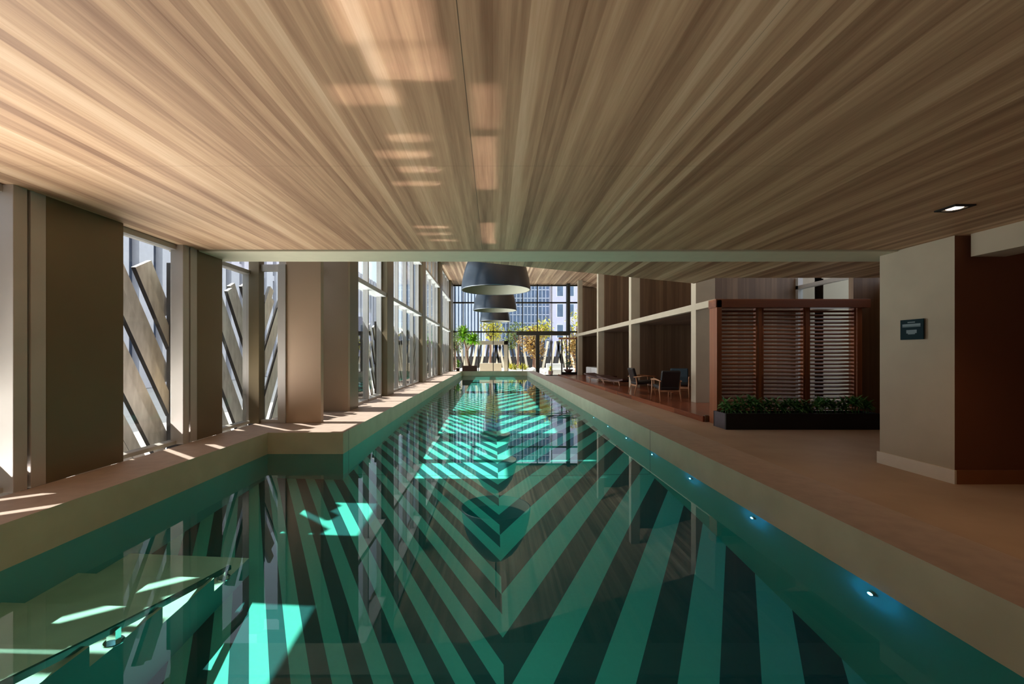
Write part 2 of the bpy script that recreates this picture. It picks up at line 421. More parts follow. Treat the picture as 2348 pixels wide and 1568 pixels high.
# ---- near left wall: piers and windows ----
def pier(name, x0, x1, y0, y1, z0, z1, m): return struct(box(x0, x1, y0, y1, z0, z1).build(name, m, bevel=.004))
pier('wall_left_pier', XW-.30, XW, 3.49, 4.22, RIM, 2.70, m_olive)
pier('wall_left_pier', XW-.30, XW, 5.26, 5.76, RIM, 2.70, m_olive)
pier('wall_left_pier', XW-.30, XW, .55, 1.45, RIM, 2.70, m_olive)
pier('wall_left_pier', XW-.30, XW, -4, -1.6, RIM, 2.70, m_olive)
nwin = [0]
def side_window(x, y0, y1, z0, z1, splits=(), transoms=(), fw=.06, fd=.12, cat_dark=False, tdepth=.3):
    nwin[0] += 1
    b = MB()
    b.box(x-fd, x, y0, y0+fw, z0, z1); b.box(x-fd, x, y1-fw, y1, z0, z1)
    b.box(x-fd, x, y0, y1, z0, z0+fw*.7); b.box(x-fd, x, y0, y1, z1-fw, z1)
    for s in splits: b.box(x-fd, x, s-fw/2, s+fw/2, z0, z1)
    for z in transoms: b.box(x-tdepth+.12, x+.12 if tdepth > .2 else x, y0, y1, z-.05, z+.05)
    o = struct(b.build('window_%d' % nwin[0], m_frame, bevel=.004))
    box(x-fd/2-.005, x-fd/2+.005, y0+.01, y1-.01, z0, z1).build('pane', m_glass, o)
    return o
side_window(XW-.08, 1.45, 3.49, RIM, 2.70, (2.45,))
side_window(XW-.08, 4.22, 5.26, RIM, 2.70)
side_window(XW-.08, 5.76, 6.62, RIM, 2.70)
side_window(XW-.08, -1.6, .55, RIM, 2.70)
# paired mullions with a dark gap beside the piers
for y in (3.25, 5.03):
    m = MB(); m.box(XW-.15, XW, y, y+.10, RIM, 2.70); m.box(XW-.15, XW, y+.125, y+.24, RIM, 2.70)
    o = struct(m.build('trim_mullion', m_frame, bevel=.004))
    box(XW-.14, XW-.05, y+.10, y+.125, RIM, 2.70).build('trim_gap', m_black, o)
# corner return: post, glazed strip facing the camera, jamb, taupe panel
struct(box(XW-.10, XW+.06, 6.55, 6.70, RIM, 3.0).build('trim_corner_post', m_olive, bevel=.004))
nwin[0] += 1
b = MB(); b.box(-3.60, -3.30, 6.60, 6.68, RIM, RIM+.05); b.box(-3.60, -3.30, 6.60, 6.68, 2.70, 2.8); b.box(-3.32, -3.20, 6.58, 6.70, RIM, 2.8)
o = struct(b.build('window_%d' % nwin[0], m_frame)); box(-3.6, -3.31, 6.635, 6.645, RIM, 2.7).build('pane', m_glass, o)
struct(box(-3.20, -2.66, 6.60, 6.70, RIM, 3.0).build('wall_left_panel', m_brown, bevel=.004))
struct(box(-3.65, -2.66, 6.60, 6.66, 3.0, 6.2).build('wall_left_panel_upper', m_brown))
struct(box(-3.34, XH, 7.96, 8.06, RIM, 6.2).build('wall_left_return', m_brown, bevel=.004))
side_window(-3.24, 6.70, 7.96, RIM, 4.0, (), (3.0,), tdepth=.12)
struct(box(XW-.1, XW, 5.88, 6.62, 4.35, 6.2).build('wall_left_clerestory', m_brown))
struct(box(-3.40, -3.22, 6.70, 7.96, 4.0, 6.2).build('wall_left_spandrel', m_brown))

# ---- hall left wall ----
cols = [(8.06, 8.56), (10.9, 11.6), (16.35, 17.15), (21.9, 22.7), (27.4, 28.2)]
for a, b_ in cols: pier('wall_left_column', XH-.28, XH, a, b_, RIM-.3, 6.2, m_olive)
struct(box(XH-.28, XH, 28.2, 29.05, 0, 6.2).build('wall_left_end', m_olive))
for (a, b_), n in (((8.56, 10.9), 2), ((11.6, 16.35), 4), ((17.15, 21.9), 4), ((22.7, 27.4), 4)):
    sp_ = [a+(b_-a)*k/n for k in range(1, n)]
    side_window(XH-.14, a, b_, RIM, 6.2, sp_, (2.93, 4.9), fw=.07)

# ---- right: pillar, returns, lintel ----
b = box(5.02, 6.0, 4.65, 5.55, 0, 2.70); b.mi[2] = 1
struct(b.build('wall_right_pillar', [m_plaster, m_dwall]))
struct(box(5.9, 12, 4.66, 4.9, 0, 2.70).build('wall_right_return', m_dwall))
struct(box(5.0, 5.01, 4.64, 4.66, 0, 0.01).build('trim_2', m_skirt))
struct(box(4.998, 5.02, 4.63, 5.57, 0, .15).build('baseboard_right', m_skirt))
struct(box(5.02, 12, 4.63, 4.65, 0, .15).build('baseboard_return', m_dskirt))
struct(box(5.13, 5.5, -4, 4.59, 2.457, 2.70).build('wall_right_lintel', m_plaster))
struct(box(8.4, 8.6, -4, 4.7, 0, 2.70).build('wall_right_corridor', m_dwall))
struct(box(XW, 12, -4.2, -4, 0, 2.8).build('wall_back', m_plaster))
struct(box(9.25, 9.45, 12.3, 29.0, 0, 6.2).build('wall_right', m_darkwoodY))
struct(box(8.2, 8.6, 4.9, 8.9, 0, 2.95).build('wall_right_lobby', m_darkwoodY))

# right frame of columns, slab and bay partitions
for k, (x1, Y) in enumerate(((5.97, 11.5), (5.80, 16.9), (5.76, 22.2), (5.72, 27.4))):
    struct(box(5.45, x1, Y, Y+.28, .12, 6.2).build('wall_right_column', m_plaster, bevel=.004))
struct(box(5.44, 5.60, 10.5, 28.6, 2.61, 2.78).build('trim_beam', m_plaster))
struct(box(5.60, 9.25, 11.6, 28.6, 2.64, 2.78).build('ceiling_bays', m_darkwood))
for Y in (12.3, 17.7, 23.2, 28.6):
    struct(box(5.90 if Y > 28 else 6.0, 9.25 if Y > 13 else 8.7, Y, Y+.1, .12, 5.9).build('wall_bay_partition', m_darkwood))
# glazed lobby beyond the screen, grey steel frame
nwin[0] += 1
b = MB()
for y in (9.0, 10.15, 12.2): b.box(8.70, 8.84, y, y+.1, 0, 3.6)
b.box(8.70, 8.84, 9.0, 12.3, 3.28, 3.38); b.box(8.7, 8.84, 9.0, 12.3, 0, .1)
o = struct(b.build('window_%d' % nwin[0], m_frame)); box(8.76, 8.77, 9.1, 12.2, .1, 3.3).build('pane', m_glass, o)
struct(box(8.7, 12, 12.3, 12.5, 0, 6.2).build('wall_lobby_end', m_plaster))
struct(box(10.4, 10.6, 9.0, 10.6, 0, 3.6).build('wall_lobby_core', m_darkwoodY))
struct(box(7.5, 8.75, 8.9, 9.02, 0, 3.6).build('wall_lobby_dark', m_darkwood))
struct(box(9.4, 9.5, 12.3, 12.4, 0, 3.6).build('trim_3', m_black))

# ---- far glazed end wall ----
YG = 29.0
nwin[0] += 1
b = MB()
mull = [1042, 1062, 1097, 1131, 1165, 1198, 1232, 1265, 1299, 1306, 1326]
for px in mull:
    x = (px-VX)/F*YG; t_ = .05 if px not in (1232,) else .06
    b.box(x-t_/2, x+t_/2, YG-.06, YG+.06, 0, 6.2)
for z in (2.97, 4.95, 6.12): b.box(-2.7, 5.9, YG-.06, YG+.06, z-.05, z+.05)
b.box(-2.7, 5.9, YG-.06, YG+.06, 0, .06)
o = struct(b.build('window_%d' % nwin[0], m_framed)); box(-2.65, 5.85, YG-.005, YG+.005, 0, 6.2).build('pane', m_glass, o)
struct(box(5.85, 9.3, YG-.1, YG+.1, 0, 6.2).build('wall_far', m_darkwood))
b = MB(); b.box(1.55, 5.15, 28.55, 28.9, 2.72, 2.96); b.box(2.86, 3.10, 28.6, 28.8, 0, 2.75); b.box(4.95, 5.15, 28.6, 28.8, 2.9, 6.2)
struct(b.build('door_1', m_framed))

#OBJECTS
# ================= THINGS =================
random.seed(4)
def copytree(o, loc, rz=None, label=None, name=None):
    r = o.copy(); C.objects.link(r); r.location = loc
    if rz is not None: r.rotation_euler = (0, 0, rz)
    if label: r['label'] = label
    for ch in [c for c in C.objects if c.parent is o]:
        c = ch.copy(); C.objects.link(c); c.parent = r
        for g in [k for k in C.objects if k.parent is ch]:
            d = g.copy(); C.objects.link(d); d.parent = c
    return r

# ---- pendant lamps over the pool ----
def pendant(x, y, z, rr, label):
    e = empty('pendant_lamp', (x, y, z), label, 'lamp', 'dome pendant lamps over the pool')
    k = rr/1.07
    prof = [(1.07, 0), (1.055, .12), (1.03, .3), (.985, .5), (.93, .70), (.84, .92), (.71, 1.14), (.54, 1.36), (.33, 1.53), (.12, 1.62), (.05, 1.64)]
    MB().lathe([(r*k, z+h*k) for r, h in prof], x, y, 56).build('shade', m_shade, e, smooth=True)
    inn = [(r*k-.025, z+h*k-.012) for r, h in prof[:-1]]+[(.0, z+1.6*k)]
    MB().lathe(inn[:3], x, y, 56).build('reflector_band', m_shadein, e, smooth=True)
    MB().lathe(inn[2:], x, y, 56).build('inner_lining', m_shadedark, e, smooth=True)
    MB().lathe([(1.07*k-.025, z-.012), (1.07*k-.03, z-.02), (1.07*k, z-.02), (1.07*k, z)], x, y, 56).build('rim', m_shade, e, smooth=True)
    MB().lathe([(0, z+.52*k), (.09, z+.55*k), (.12, z+.66*k), (.09, z+.77*k), (.05, z+.85*k), (.05, z+1.6*k)], x, y, 20).build('bulb', m_bulb, e, smooth=True)
    MB().tube([(x, y, z+1.62*k), (x, y, 6.2)], .018, 8).build('cable', m_black, e)
    return e
m_bulb = emis('cream_bulb', (1, .9, .7, 1), .9)
pendant(.08, 13.2, 3.42, 1.07, 'largest and nearest dark blue dome pendant lamp above the pool')
pendant(.08, 19.2, 3.42, .98, 'middle dark blue dome pendant lamp, between the nearest and the smallest')
pendant(.12, 25.4, 3.42, .92, 'smallest dark blue dome pendant lamp, hanging nearest the end window')

# ---- recessed ceiling spot ----
dl = empty('downlight', (4.07, 3.77, 2.70), 'square black recessed ceiling spotlight in the wooden ceiling by the pillar', 'ceiling light')
b = MB()
for a_ in ((-.09, .09, -.09, -.06), (-.09, .09, .06, .09), (-.09, -.06, -.06, .06), (.06, .09, -.06, .06)):
    b.box(4.07+a_[0], 4.07+a_[1], 3.77+a_[2], 3.77+a_[3], 2.688, 2.70)
b.build('trim_frame', m_black, dl)
MB().lathe([(.0, 2.692), (.05, 2.692), (.06, 2.698)], 4.07, 3.77, 24).build('lamp_lens', m_lampwarm, dl, smooth=True)

def spot(loc, power):
    l = bpy.data.lights.new('downlight_lamp', 'SPOT'); l.energy = power; l.color = (1, .62, .34); l.spot_size = R(110); l.spot_blend = .8; l.shadow_soft_size = .05
    o = bpy.data.objects.new('downlight_lamp', l); C.objects.link(o); o.location = loc
spot((4.07, 3.77, 2.66), 26); spot((4.07, 1.3, 2.66), 34)
# ---- wall sign ----
sg = empty('wall_sign', (5.0, 5.09, 1.6), 'small square dark teal sign on the plastered pillar', 'sign')
box(4.985, 4.999, 4.955, 5.235, 1.585, 1.825).build('plate', mat('teal_plate', rgb(22, 44, 50), .8, .2, var=.08), sg, bevel=.002)
m_signmark = mat('sign_print', rgb(110, 128, 132), .6, var=.05)
b = MB()
b.box(4.982, 4.985, 5.05, 5.14, 1.785, 1.797); b.box(4.982, 4.985, 4.985, 5.205, 1.745, 1.772); b.box(4.982, 4.985, 4.985, 5.205, 1.735, 1.741)
b.box(4.982, 4.985, 5.03, 5.155, 1.66, 1.70); b.box(4.982, 4.985, 5.05, 5.135, 1.648, 1.66)
b.build('lettering', m_signmark, sg)

# ---- glass rail on the submerged steps ----
gr = empty('glass_rail', (-2.08, 2.35, -.46), 'clear glass rail with green edge following the submerged steps', 'rail')
b = MB(); xa, xb = -2.092, -2.072
pa, pb = (1.30, .062+.13), (3.38, .062-.80)
P = [(pa[0], pa[1]), (pb[0], pb[1]), (pb[0], pb[1]-.07), (pa[0], pa[1]-.07)]
i = len(b.v)
for x in (xa, xb): b.v += [(x, y, z) for y, z in P]
for q in ((0, 1, 2, 3), (7, 6, 5, 4), (0, 4, 5, 1), (1, 5, 6, 2), (2, 6, 7, 3), (3, 7, 4, 0)): b.f.append(tuple(i+k for k in q)); b.mi.append(0)
b.build('glass_panel', m_railglass, gr)
for y, zb, zt in ((2.345, WATER-.52, -.30), (3.30, WATER-.92, -.755), (1.45, WATER-.11, .045)):
    zt = pa[1]+(y-pa[0])/(pb[0]-pa[0])*(pb[1]-pa[1])-.03
    MB().lathe([(0, zb+.016), (.046, zb+.016), (.05, zb+.008), (.05, zb)], -2.082, y, 24).box(-2.107, -2.057, y-.018, y+.018, zb+.012, zt).build('spigot', m_chrome, gr)

# ---- underwater lights along the right wall ----
m_ring = mat('fitting_steel', rgb(120, 130, 130), .3, .5, .8)
for k in range(7):
    y = 2.47+1.13*k
    e = empty('underwater_light', (XR, y, -.04), ['small blue pool light in the right wall, nearest of the row', 'blue pool light, second from the near end of the right wall',
        'blue pool light, third from the near end of the right wall', 'faint pool light, fourth along the right wall', 'faint pool light, fifth along the right wall, past the joint',
        'faint pool light, sixth along the right wall', 'farthest faint pool light of the row in the right wall'][k], 'pool light', 'pool lights under the right rim')
    MB().tube([(XR, y, -.04), (XR-.022, y, -.04)], [.026, .02], 16).build('ring', m_ring, e)
    MB().tube([(XR-.022, y, -.04), (XR-.026, y, -.04)], .015, 12).build('lens', m_lampblue, e)
    pl = bpy.data.lights.new('pool_lamp', 'POINT'); pl.energy = 1.1 if k < 3 else .5; pl.color = (.02, .35, 1.0); pl.shadow_soft_size = 0
    po = bpy.data.objects.new('pool_lamp', pl); C.objects.link(po); po.location = (XR-.06, y, -.05); 

# added point lamps along mid-pool, without fittings, to light the basin teal
for y, x, p in ((.3, .1, 4), (2.6, .1, 4.5), (4.9, .1, 6), (6.6, .1, 12), (7.8, .1, 12), (9.4, .1, 10), (11.6, .1, 7), (14.2, .1, 6), (17, .1, 5), (20, .1, 5), (23.5, .1, 5)):
    l = bpy.data.lights.new('pool_fill', 'POINT'); l.energy = p; l.color = (.04, .95, .85); l.shadow_soft_size = 0
    o = bpy.data.objects.new('pool_fill', l); C.objects.link(o); o.location = (x, y, -.12)
area('lobby_fill', (9.15, 10.6, 1.9), (6, 9.5, 1.4), 2.6, 2.4, 16, (.95, .97, 1.0))  # added lamp behind the lobby glass, in place of daylight
# ---- leaves ----
def leaf(b, base, d, L, wd, droop=.5, seg=5, fold=.25):
    d = Vector(d).normalized(); side = d.cross(Vector((0, 0, 1)))
    if side.length < .05: side = Vector((1, 0, 0))
    side.normalize(); p = Vector(base); i = len(b.v)
    for k in range(seg+1):
        t = k/seg; ww = wd*max(.04, math.sin(math.pi*min(1, t*.92+.08))**.7)/2
        up = side.cross(d).normalized()
        b.v += [tuple(p-side*ww+up*ww*fold), tuple(p), tuple(p+side*ww+up*ww*fold)]
        p = p+d*(L/seg); d = (d+Vector((0, 0, -droop/seg))).normalized()
    for k in range(seg):
        a = i+3*k
        b.f += [(a, a+1, a+4, a+3), (a+1, a+2, a+5, a+4)]; b.mi += [0, 0]
def rosette(b, c, n, L, wd, lo=-.1, hi=1.2, droop=.6):
    for k in range(n):
        th = k*2.399+random.uniform(-.2, .2); el = lo+(hi-lo)*(k/n)+random.uniform(-.1, .1)
        leaf(b, c, (math.cos(th)*math.cos(el), math.sin(th)*math.cos(el), math.sin(el)), L*random.uniform(.8, 1.15), wd, droop)

# ---- planter and its plants in front of the screen ----
pn = empty('planter_box', (5.8, 8.25, 0), 'long low black planter box in front of the timber screen', 'planter')
b = MB()
b.box(4.37, 7.3, 8.02, 8.06, 0, .30); b.box(4.37, 7.3, 8.44, 8.48, 0, .30); b.box(7.26, 7.3, 8.06, 8.44, 0, .30); b.box(4.40, 7.26, 8.06, 8.44, 0, .04)
b.build('box_walls', m_planter, pn); box(4.37, 4.40, 8.06, 8.44, 0, .30).build('end_panel', m_planterend, pn)
box(4.40, 7.26, 8.06, 8.44, .04, .26).build('soil', m_soil, pn)
PL = ['at the left end of the black planter', 'second from the left end of the planter', 'third from the left end of the planter', 'fourth from the left end of the planter', 'fifth from the left end of the planter',
      'sixth from the left, before the first screen gap', 'seventh from the left end of the planter', 'in the middle of the black planter', 'just right of the middle of the planter', 'fifth from the right end of the planter',
      'fourth from the right end of the planter', 'third from the right end of the planter', 'second from the right end of the planter', 'at the right end of the planter beside the pillar']
for k in range(14):
    x = 4.52+k*.2; b = MB()
    for j in range(5):
        cx_, cy_ = x+random.uniform(-.09, .09), 8.25+random.uniform(-.13, .1)
        h = random.uniform(.08, .26)
        rosette(b, (cx_, cy_, .26+h), 15, .16, .045, -.4, 1.3, .9)
        b.tube([(cx_, cy_, .24), (cx_, cy_, .27+h)], .006, 5)
    o = b.build('leafy_plant', m_leaf, normals=False)
    tag(o, 'bushy green plant '+PL[k], 'plant', 'green plants in the black planter')

# ---- timber louvre screen ----
ls = empty('louver_screen', (6.0, 8.75, 0), 'reddish timber louvre screen with three slatted bays behind the planter', 'screen')
box(4.50, 4.60, 8.60, 8.90, 0, 2.51).build('post', m_louverV, ls, bevel=.003)
box(7.41, 7.51, 8.70, 8.86, 0, 2.51).build('post', m_louverV, ls, bevel=.003)
for x in (5.42, 6.38): box(x, x+.06, 8.72, 8.84, .1, 2.36).build('mullion', m_louverV, ls)
box(4.48, 7.60, 8.60, 8.90, 2.36, 2.53).build('header', m_louver, ls, bevel=.003)
box(4.60, 7.41, 8.74, 8.82, .02, .10).build('bottom_rail', m_louver, ls)
for x0, x1 in ((4.60, 5.40), (5.50, 6.37), (6.45, 7.41)):
    b = MB(); z = .14
    for xx in (x0, x1-.03): b.box(xx, xx+.03, 8.74, 8.82, .1, 2.36)
    while z < 2.34:
        m4 = Matrix.Translation((0, 8.78, z)) @ Matrix.Rotation(R(28), 4, 'X')
        b.box(x0+.02, x1-.02, -.03, .03, -.012, .012, 0, m4); z += .077
    b.build('slat_panel', m_louver, ls)
bxs = box(4.43, 4.50, 8.93, 9.0, .0, .14).build('step_block', m_darkwood); tag(bxs, 'small dark block at the foot of the screen post on the platform edge', 'block')

# ---- armchairs ----
def armchair(x, y, z, rz, back, label):
    e = bpy.data.objects.new('armchair', None); C.objects.link(e); tag(e, label, 'armchair', 'timber framed armchairs on the platform')
    for sx in (-1, 1):
        MB().tube([(sx*.29, -.33, 0), (sx*.28, -.29, .30), (sx*.28, -.28, .58)], [.014, .02, .018], 8).build('leg', m_chairwood, e, smooth=True)
        MB().tube([(sx*.29, .36, 0), (sx*.28, .27, .32), (sx*.28, .30, .55)], [.014, .022, .018], 8).build('leg', m_chairwood, e, smooth=True)
        MB().tube([(sx*.285, -.34, .58), (sx*.29, 0, .60), (sx*.285, .38, .56)], [.02, .026, .016], 8).build('armrest', m_chairwood, e, smooth=True)
    for yy in (-.30, .25): box(-.28, .28, yy, yy+.03, .26, .31).build('seat_rail', m_chairwood, e)
    m4 = Matrix.Rotation(R(-5), 4, 'X')
    box(-.26, .26, -.32, .27, .33, .43, 0, m4).build('seat', m_darkleather, e, bevel=.03)
    m4 = Matrix.Translation((0, .25, .40)) @ Matrix.Rotation(R(-16), 4, 'X')
    box(-.26, .26, -.05, .05, -.02, .47, 0, m4).build('backrest', back, e, bevel=.03)
    e.location = (x, y, z); e.rotation_euler = (0, 0, rz); return e
armchair(4.95, 14.2, .12, R(90), m_darkleather, 'black armchair seen side-on beside the tall pale column')
armchair(4.88, 12.1, .12, R(180), m_darkleather, 'black armchair with its back to the viewer, nearest of the three')
armchair(5.78, 13.3, .12, R(-25), m_blue, 'dark petrol blue armchair beside the nearest bright column')

# ---- low loungers ----
def lounger(x, y, label):
    e = bpy.data.objects.new('low_lounger', None); C.objects.link(e); tag(e, label, 'lounger', 'low brown loungers on the platform')
    pts = [(-.95, .30), (-.6, .24), (-.2, .22), (.2, .27), (.45, .29), (.65, .33), (.92, .38)]
    b = MB()
    for (a0, z0), (a1, z1) in zip(pts, pts[1:]):
        i = len(b.v)
        b.v += [(-.32, a0, z0), (.32, a0, z0), (.32, a1, z1), (-.32, a1, z1), (-.32, a0, z0-.07), (.32, a0, z0-.07), (.32, a1, z1-.07), (-.32, a1, z1-.07)]
        for q in ((0, 1, 2, 3), (7, 6, 5, 4), (0, 3, 7, 4), (1, 5, 6, 2), (0, 4, 5, 1), (3, 2, 6, 7)): b.f.append(tuple(i+k for k in q)); b.mi.append(0)
    b.build('cushion', m_brownleather, e)
    for yy in (-.6, .5):
        for sx in (-.26, .26): MB().tube([(sx, yy, .2), (sx, yy-.08, 0)], [.025, .018], 8).build('leg', m_chairwood, e)
    box(-.3, .3, -.7, .6, .14, .17).build('frame', m_chairwood, e)
    e.location = (x, y, .12); e.rotation_euler = (0, 0, R(20)); return e
lounger(5.3, 18.6, 'low brown lounger nearest the tall pale column on the timber platform')
lounger(5.2, 20.9, 'low brown lounger farther back, between two pale columns')

# ---- white low cabinets ----
def cabinet(y0, y1, label):
    e = empty('low_cabinet', (6.0, (y0+y1)/2, .12), label, 'cabinet', 'white low cabinets on the platform')
    box(5.93, 6.45, y0, y1, .16, .66).build('body', m_white, e, bevel=.015)
    box(5.96, 6.40, y0+.03, y1-.03, .12, .16).build('plinth', m_black, e)
    box(5.905, 5.93, y0+.02, (y0+y1)/2-.004, .18, .64).build('door', m_white, e, bevel=.004)
    box(5.905, 5.93, (y0+y1)/2+.004, y1-.02, .18, .64).build('door', m_white, e, bevel=.004)
cabinet(24.1, 25.85, 'white low cabinet, the near one beside the pale column')
cabinet(25.9, 27.2, 'white low cabinet, the far one toward the end window')

# ---- potted tree at the far end ----
pt = empty('potted_tree', (-1.54, 28.02, .35), 'potted yucca-like tree in a brown box on the far pool rim', 'potted plant')
b = MB(); b.box(-2.02, -1.06, 27.84, 27.88, .35, .70); b.box(-2.02, -1.06, 28.18, 28.22, .35, .70); b.box(-2.02, -1.98, 27.88, 28.18, .35, .70); b.box(-1.1, -1.06, 27.88, 28.18, .35, .70)
b.build('pot', m_pot, pt); box(-1.98, -1.10, 27.88, 28.18, .36, .66).build('soil', m_soil, pt)
b = MB()
b.tube([(-1.52, 28.0, .6), (-1.62, 28.0, .95), (-1.72, 28.0, 1.35), (-1.73, 28.0, 1.75)], [.085, .07, .06, .055], 10)
b.tube([(-1.73, 28.0, 1.7), (-1.85, 28.0, 2.1), (-1.98, 28.0, 2.55)], [.055, .05, .045], 8)
b.tube([(-1.73, 28.0, 1.7), (-1.5, 28.0, 2.0), (-1.25, 27.98, 2.35)], [.055, .045, .04], 8)
b.build('trunk', m_trunk, pt, smooth=True)
b = MB()
for c_, L in (((-1.98, 28.0, 2.55), .72), ((-1.95, 28.0, 2.8), .6), ((-1.25, 27.98, 2.35), .6), ((-1.5, 27.95, 2.35), .5)):
    rosette(b, c_, 60, L, .13, -.5, 1.45, .5)
b.build('leaves', m_leafpalm, pt, normals=False)
fp = empty('fern_pot', (-2.35, 28.3, .35), 'small leafy plant in the corner by the end window', 'plant')
MB().lathe([(0, .35), (.10, .35), (.13, .55), (.11, .55), (.10, .5), (0, .5)], -2.32, 28.1, 16).build('pot', m_pot, fp)
b = MB(); rosette(b, (-2.32, 28.1, .6), 30, .34, .06, .1, 1.4, .6); rosette(b, (-2.32, 28.1, .85), 22, .3, .06, .2, 1.4, .6); b.tube([(-2.32, 28.1, .5), (-2.32, 28.1, .85)], .015, 6); b.build('leaves', m_leafpalm, fp, normals=False)

# ---- framed bonsai stand near the end window ----
bs = empty('plant_stand', (5.05, 28.3, .12), 'dark framed stand with a low bonsai tray beside the end window', 'stand')
b = MB()
for x in (4.50, 5.48): b.box(x, x+.07, 28.2, 28.4, .12, 2.44)
b.build('frame', m_framed, bs); box(4.35, 5.62, 28.15, 28.45, 2.44, 2.56).build('top', m_chairwood, bs)
box(4.56, 5.50, 28.2, 28.4, .12, .28).build('tray', m_black, bs)
bo = empty('bonsai', (4.95, 28.3, .28), 'dark bonsai in a bowl on the framed stand tray', 'plant')
MB().lathe([(0, .28), (.18, .28), (.34, .46), (.31, .46), (.2, .34), (0, .34)], 4.98, 28.3, 20).build('bowl', m_pot, bo, smooth=True)
MB().tube([(4.98, 28.3, .32), (4.9, 28.3, .6), (5.02, 28.3, .8)], [.05, .035, .02], 8).build('trunk', m_trunk, bo)
b = MB()
for k in range(150):
    p = Vector((random.gauss(0, 1), random.gauss(0, .5), random.gauss(0, .6))).normalized()*random.uniform(.1, .32)
    leaf(b, (4.95+p.x*1.2, 28.3+p.y*.5, .78+p.z*.5), (p.x, p.y, p.z+.1), .09, .05, .2, 2)
b.build('foliage', m_leaf, bo, normals=False)

# ================= OUTSIDE LEFT =================
# zigzag timber fence: bays of leaning slats between dark posts
def fence(y0, y1, lean, label):
    e = empty('fence_bay', (-4.35, (y0+y1)/2, 0), label, 'fence', 'leaning slat fence bays outside the left windows')
    b = MB(); H = 2.6; dy = 1.45*lean
    s0 = y0-abs(dy); n = 0
    while s0 < y1+abs(dy):
        top = H+random.uniform(-.22, .10)
        ya, yb = (s0, s0+dy*top/H)
        # clip the slat line to the bay
        def clip(t): return ya+(yb-ya)*t
        t0, t1 = 0.0, 1.0
        lo, hi = y0-.01, y1+.01
        if abs(yb-ya) > 1e-6:
            ta, tb = (lo-ya)/(yb-ya), (hi-ya)/(yb-ya)
            if ta > tb: ta, tb = tb, ta
            t0, t1 = max(0, ta), min(1, tb)
        if t1-t0 > .08:
            off = -.035 if n % 2 else .035
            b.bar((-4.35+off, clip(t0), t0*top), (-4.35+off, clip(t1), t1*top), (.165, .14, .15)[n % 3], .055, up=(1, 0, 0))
            b.mi[-2:] = [1, 1]  # side faces take the dark timber: shade put into their colour
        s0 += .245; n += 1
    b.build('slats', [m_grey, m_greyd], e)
    for y in (y0, y1): box(-4.32, -4.18, y-.07, y+.07, 0, 2.62 if y == y1 else 2.5).build('post', m_greyd, e)
    return e
bays = [(.3, 2.05, 1, 'slat fence bay just left of the nearest window, partly seen'), (2.2, 3.95, 1, 'slat fence bay seen through the nearest window at the left edge'),
        (4.1, 5.72, -1, 'slat fence bay with slats leaning away, behind the second window'), (5.86, 7.6, -1, 'slat fence bay behind the narrow window at the corner post'),
        (7.75, 9.6, 1, 'slat fence bay behind the glazed strip beside the taupe panel'), (9.75, 11.6, -1, 'slat fence bay behind the first tall hall window'),
        (11.75, 13.6, 1, 'slat fence bay behind the near part of the second hall window'), (13.75, 15.6, -1, 'slat fence bay behind the far part of the second hall window'),
        (15.75, 18.2, 1, 'slat fence bay behind the third hall column'), (18.35, 21, -1, 'slat fence bay behind the third hall window'), (21.15, 24.2, 1, 'slat fence bay behind the fourth hall window'),
        (24.35, 28.2, -1, 'farthest slat fence bay toward the end window')]
for a in bays: fence(*a)

# neighbouring block with vertical fins
nb = empty('neighbour_block', (-15, 20, 0), 'pale neighbouring block with vertical fins beyond the slat fence', 'building')
m_facade = mat('facade', rgb(206, 204, 210), .8, var=.04); m_glassd = mat('dark_glazing', rgb(66, 76, 94), .2, .6, var=.2, scale=.6)
box(-17, -15, -6, 60, 0, 10.5).build('wall', m_glassd, nb)
b = MB(); y = -6
while y < 60:
    b.box(-15, -14.7, y, y+.75, 0, 10.5); y += 1.25
b.build('fin', m_facade, nb)
b = MB()
for z in (3.1, 6.4, 9.7): b.box(-15, -14.85, -6, 60, z, z+.35)
b.build('floor_band', m_facade, nb)

# ================= GARDEN AND TOWN BEYOND THE END WINDOW =================
m_yel = mat('yellow_leaf', rgb(186, 180, 66), .6, var=.35, scale=3); m_orl = mat('amber_leaf', rgb(170, 136, 74), .6, var=.4, scale=3); m_grl = mat('olive_leaf', rgb(110, 124, 60), .6, var=.4, scale=3)
def tree(x, y, zc, rx, rz_, m_, label, n=700, zb=0):
    e = empty('garden_tree', (x, y, zb), label, 'tree', 'garden trees beyond the end window')
    b = MB(); b.tube([(x, y, zb), (x+.05, y, zc-rz_*.3), (x, y, zc+rz_*.3)], [.12, .08, .03], 8)
    for k in range(5):
        a = k*1.3; b.tube([(x, y, zc-rz_*.5), (x+math.cos(a)*rx*.6, y+math.sin(a)*rx*.5, zc+rz_*.3)], [.05, .02], 6)
    b.build('trunk', m_trunk, e); b = MB()
    blobs = [(random.uniform(-.5, .5), random.uniform(-.5, .5), random.uniform(-.5, .55)) for _ in range(9)]
    for k in range(n):
        q = blobs[k % 9]; p = Vector((random.gauss(0, 1), random.gauss(0, 1), random.gauss(0, 1))).normalized()*random.uniform(.25, .5)
        c_ = Vector((x+(q[0]+p.x)*rx, y+(q[1]+p.y)*rx, zc+(q[2]+p.z)*rz_))
        leaf(b, c_, (random.uniform(-1, 1), random.uniform(-1, 1), random.uniform(-.6, 1)), .26, .15, .4, 2)
    b.build('crown', m_, e, normals=False); return e
tree(3.35, 35.5, 2.5, 1.35, 1.75, m_orl, 'amber round-headed tree behind the brown door post', 900)
tree(3.9, 39, 3.6, 2.0, 1.2, m_yel, 'yellow-green tree rising above the dark door beam', 900)
tree(-.3, 42, 3.8, 1.7, 1.5, m_yel, 'yellow tree under the smallest pendant lamp', 700)
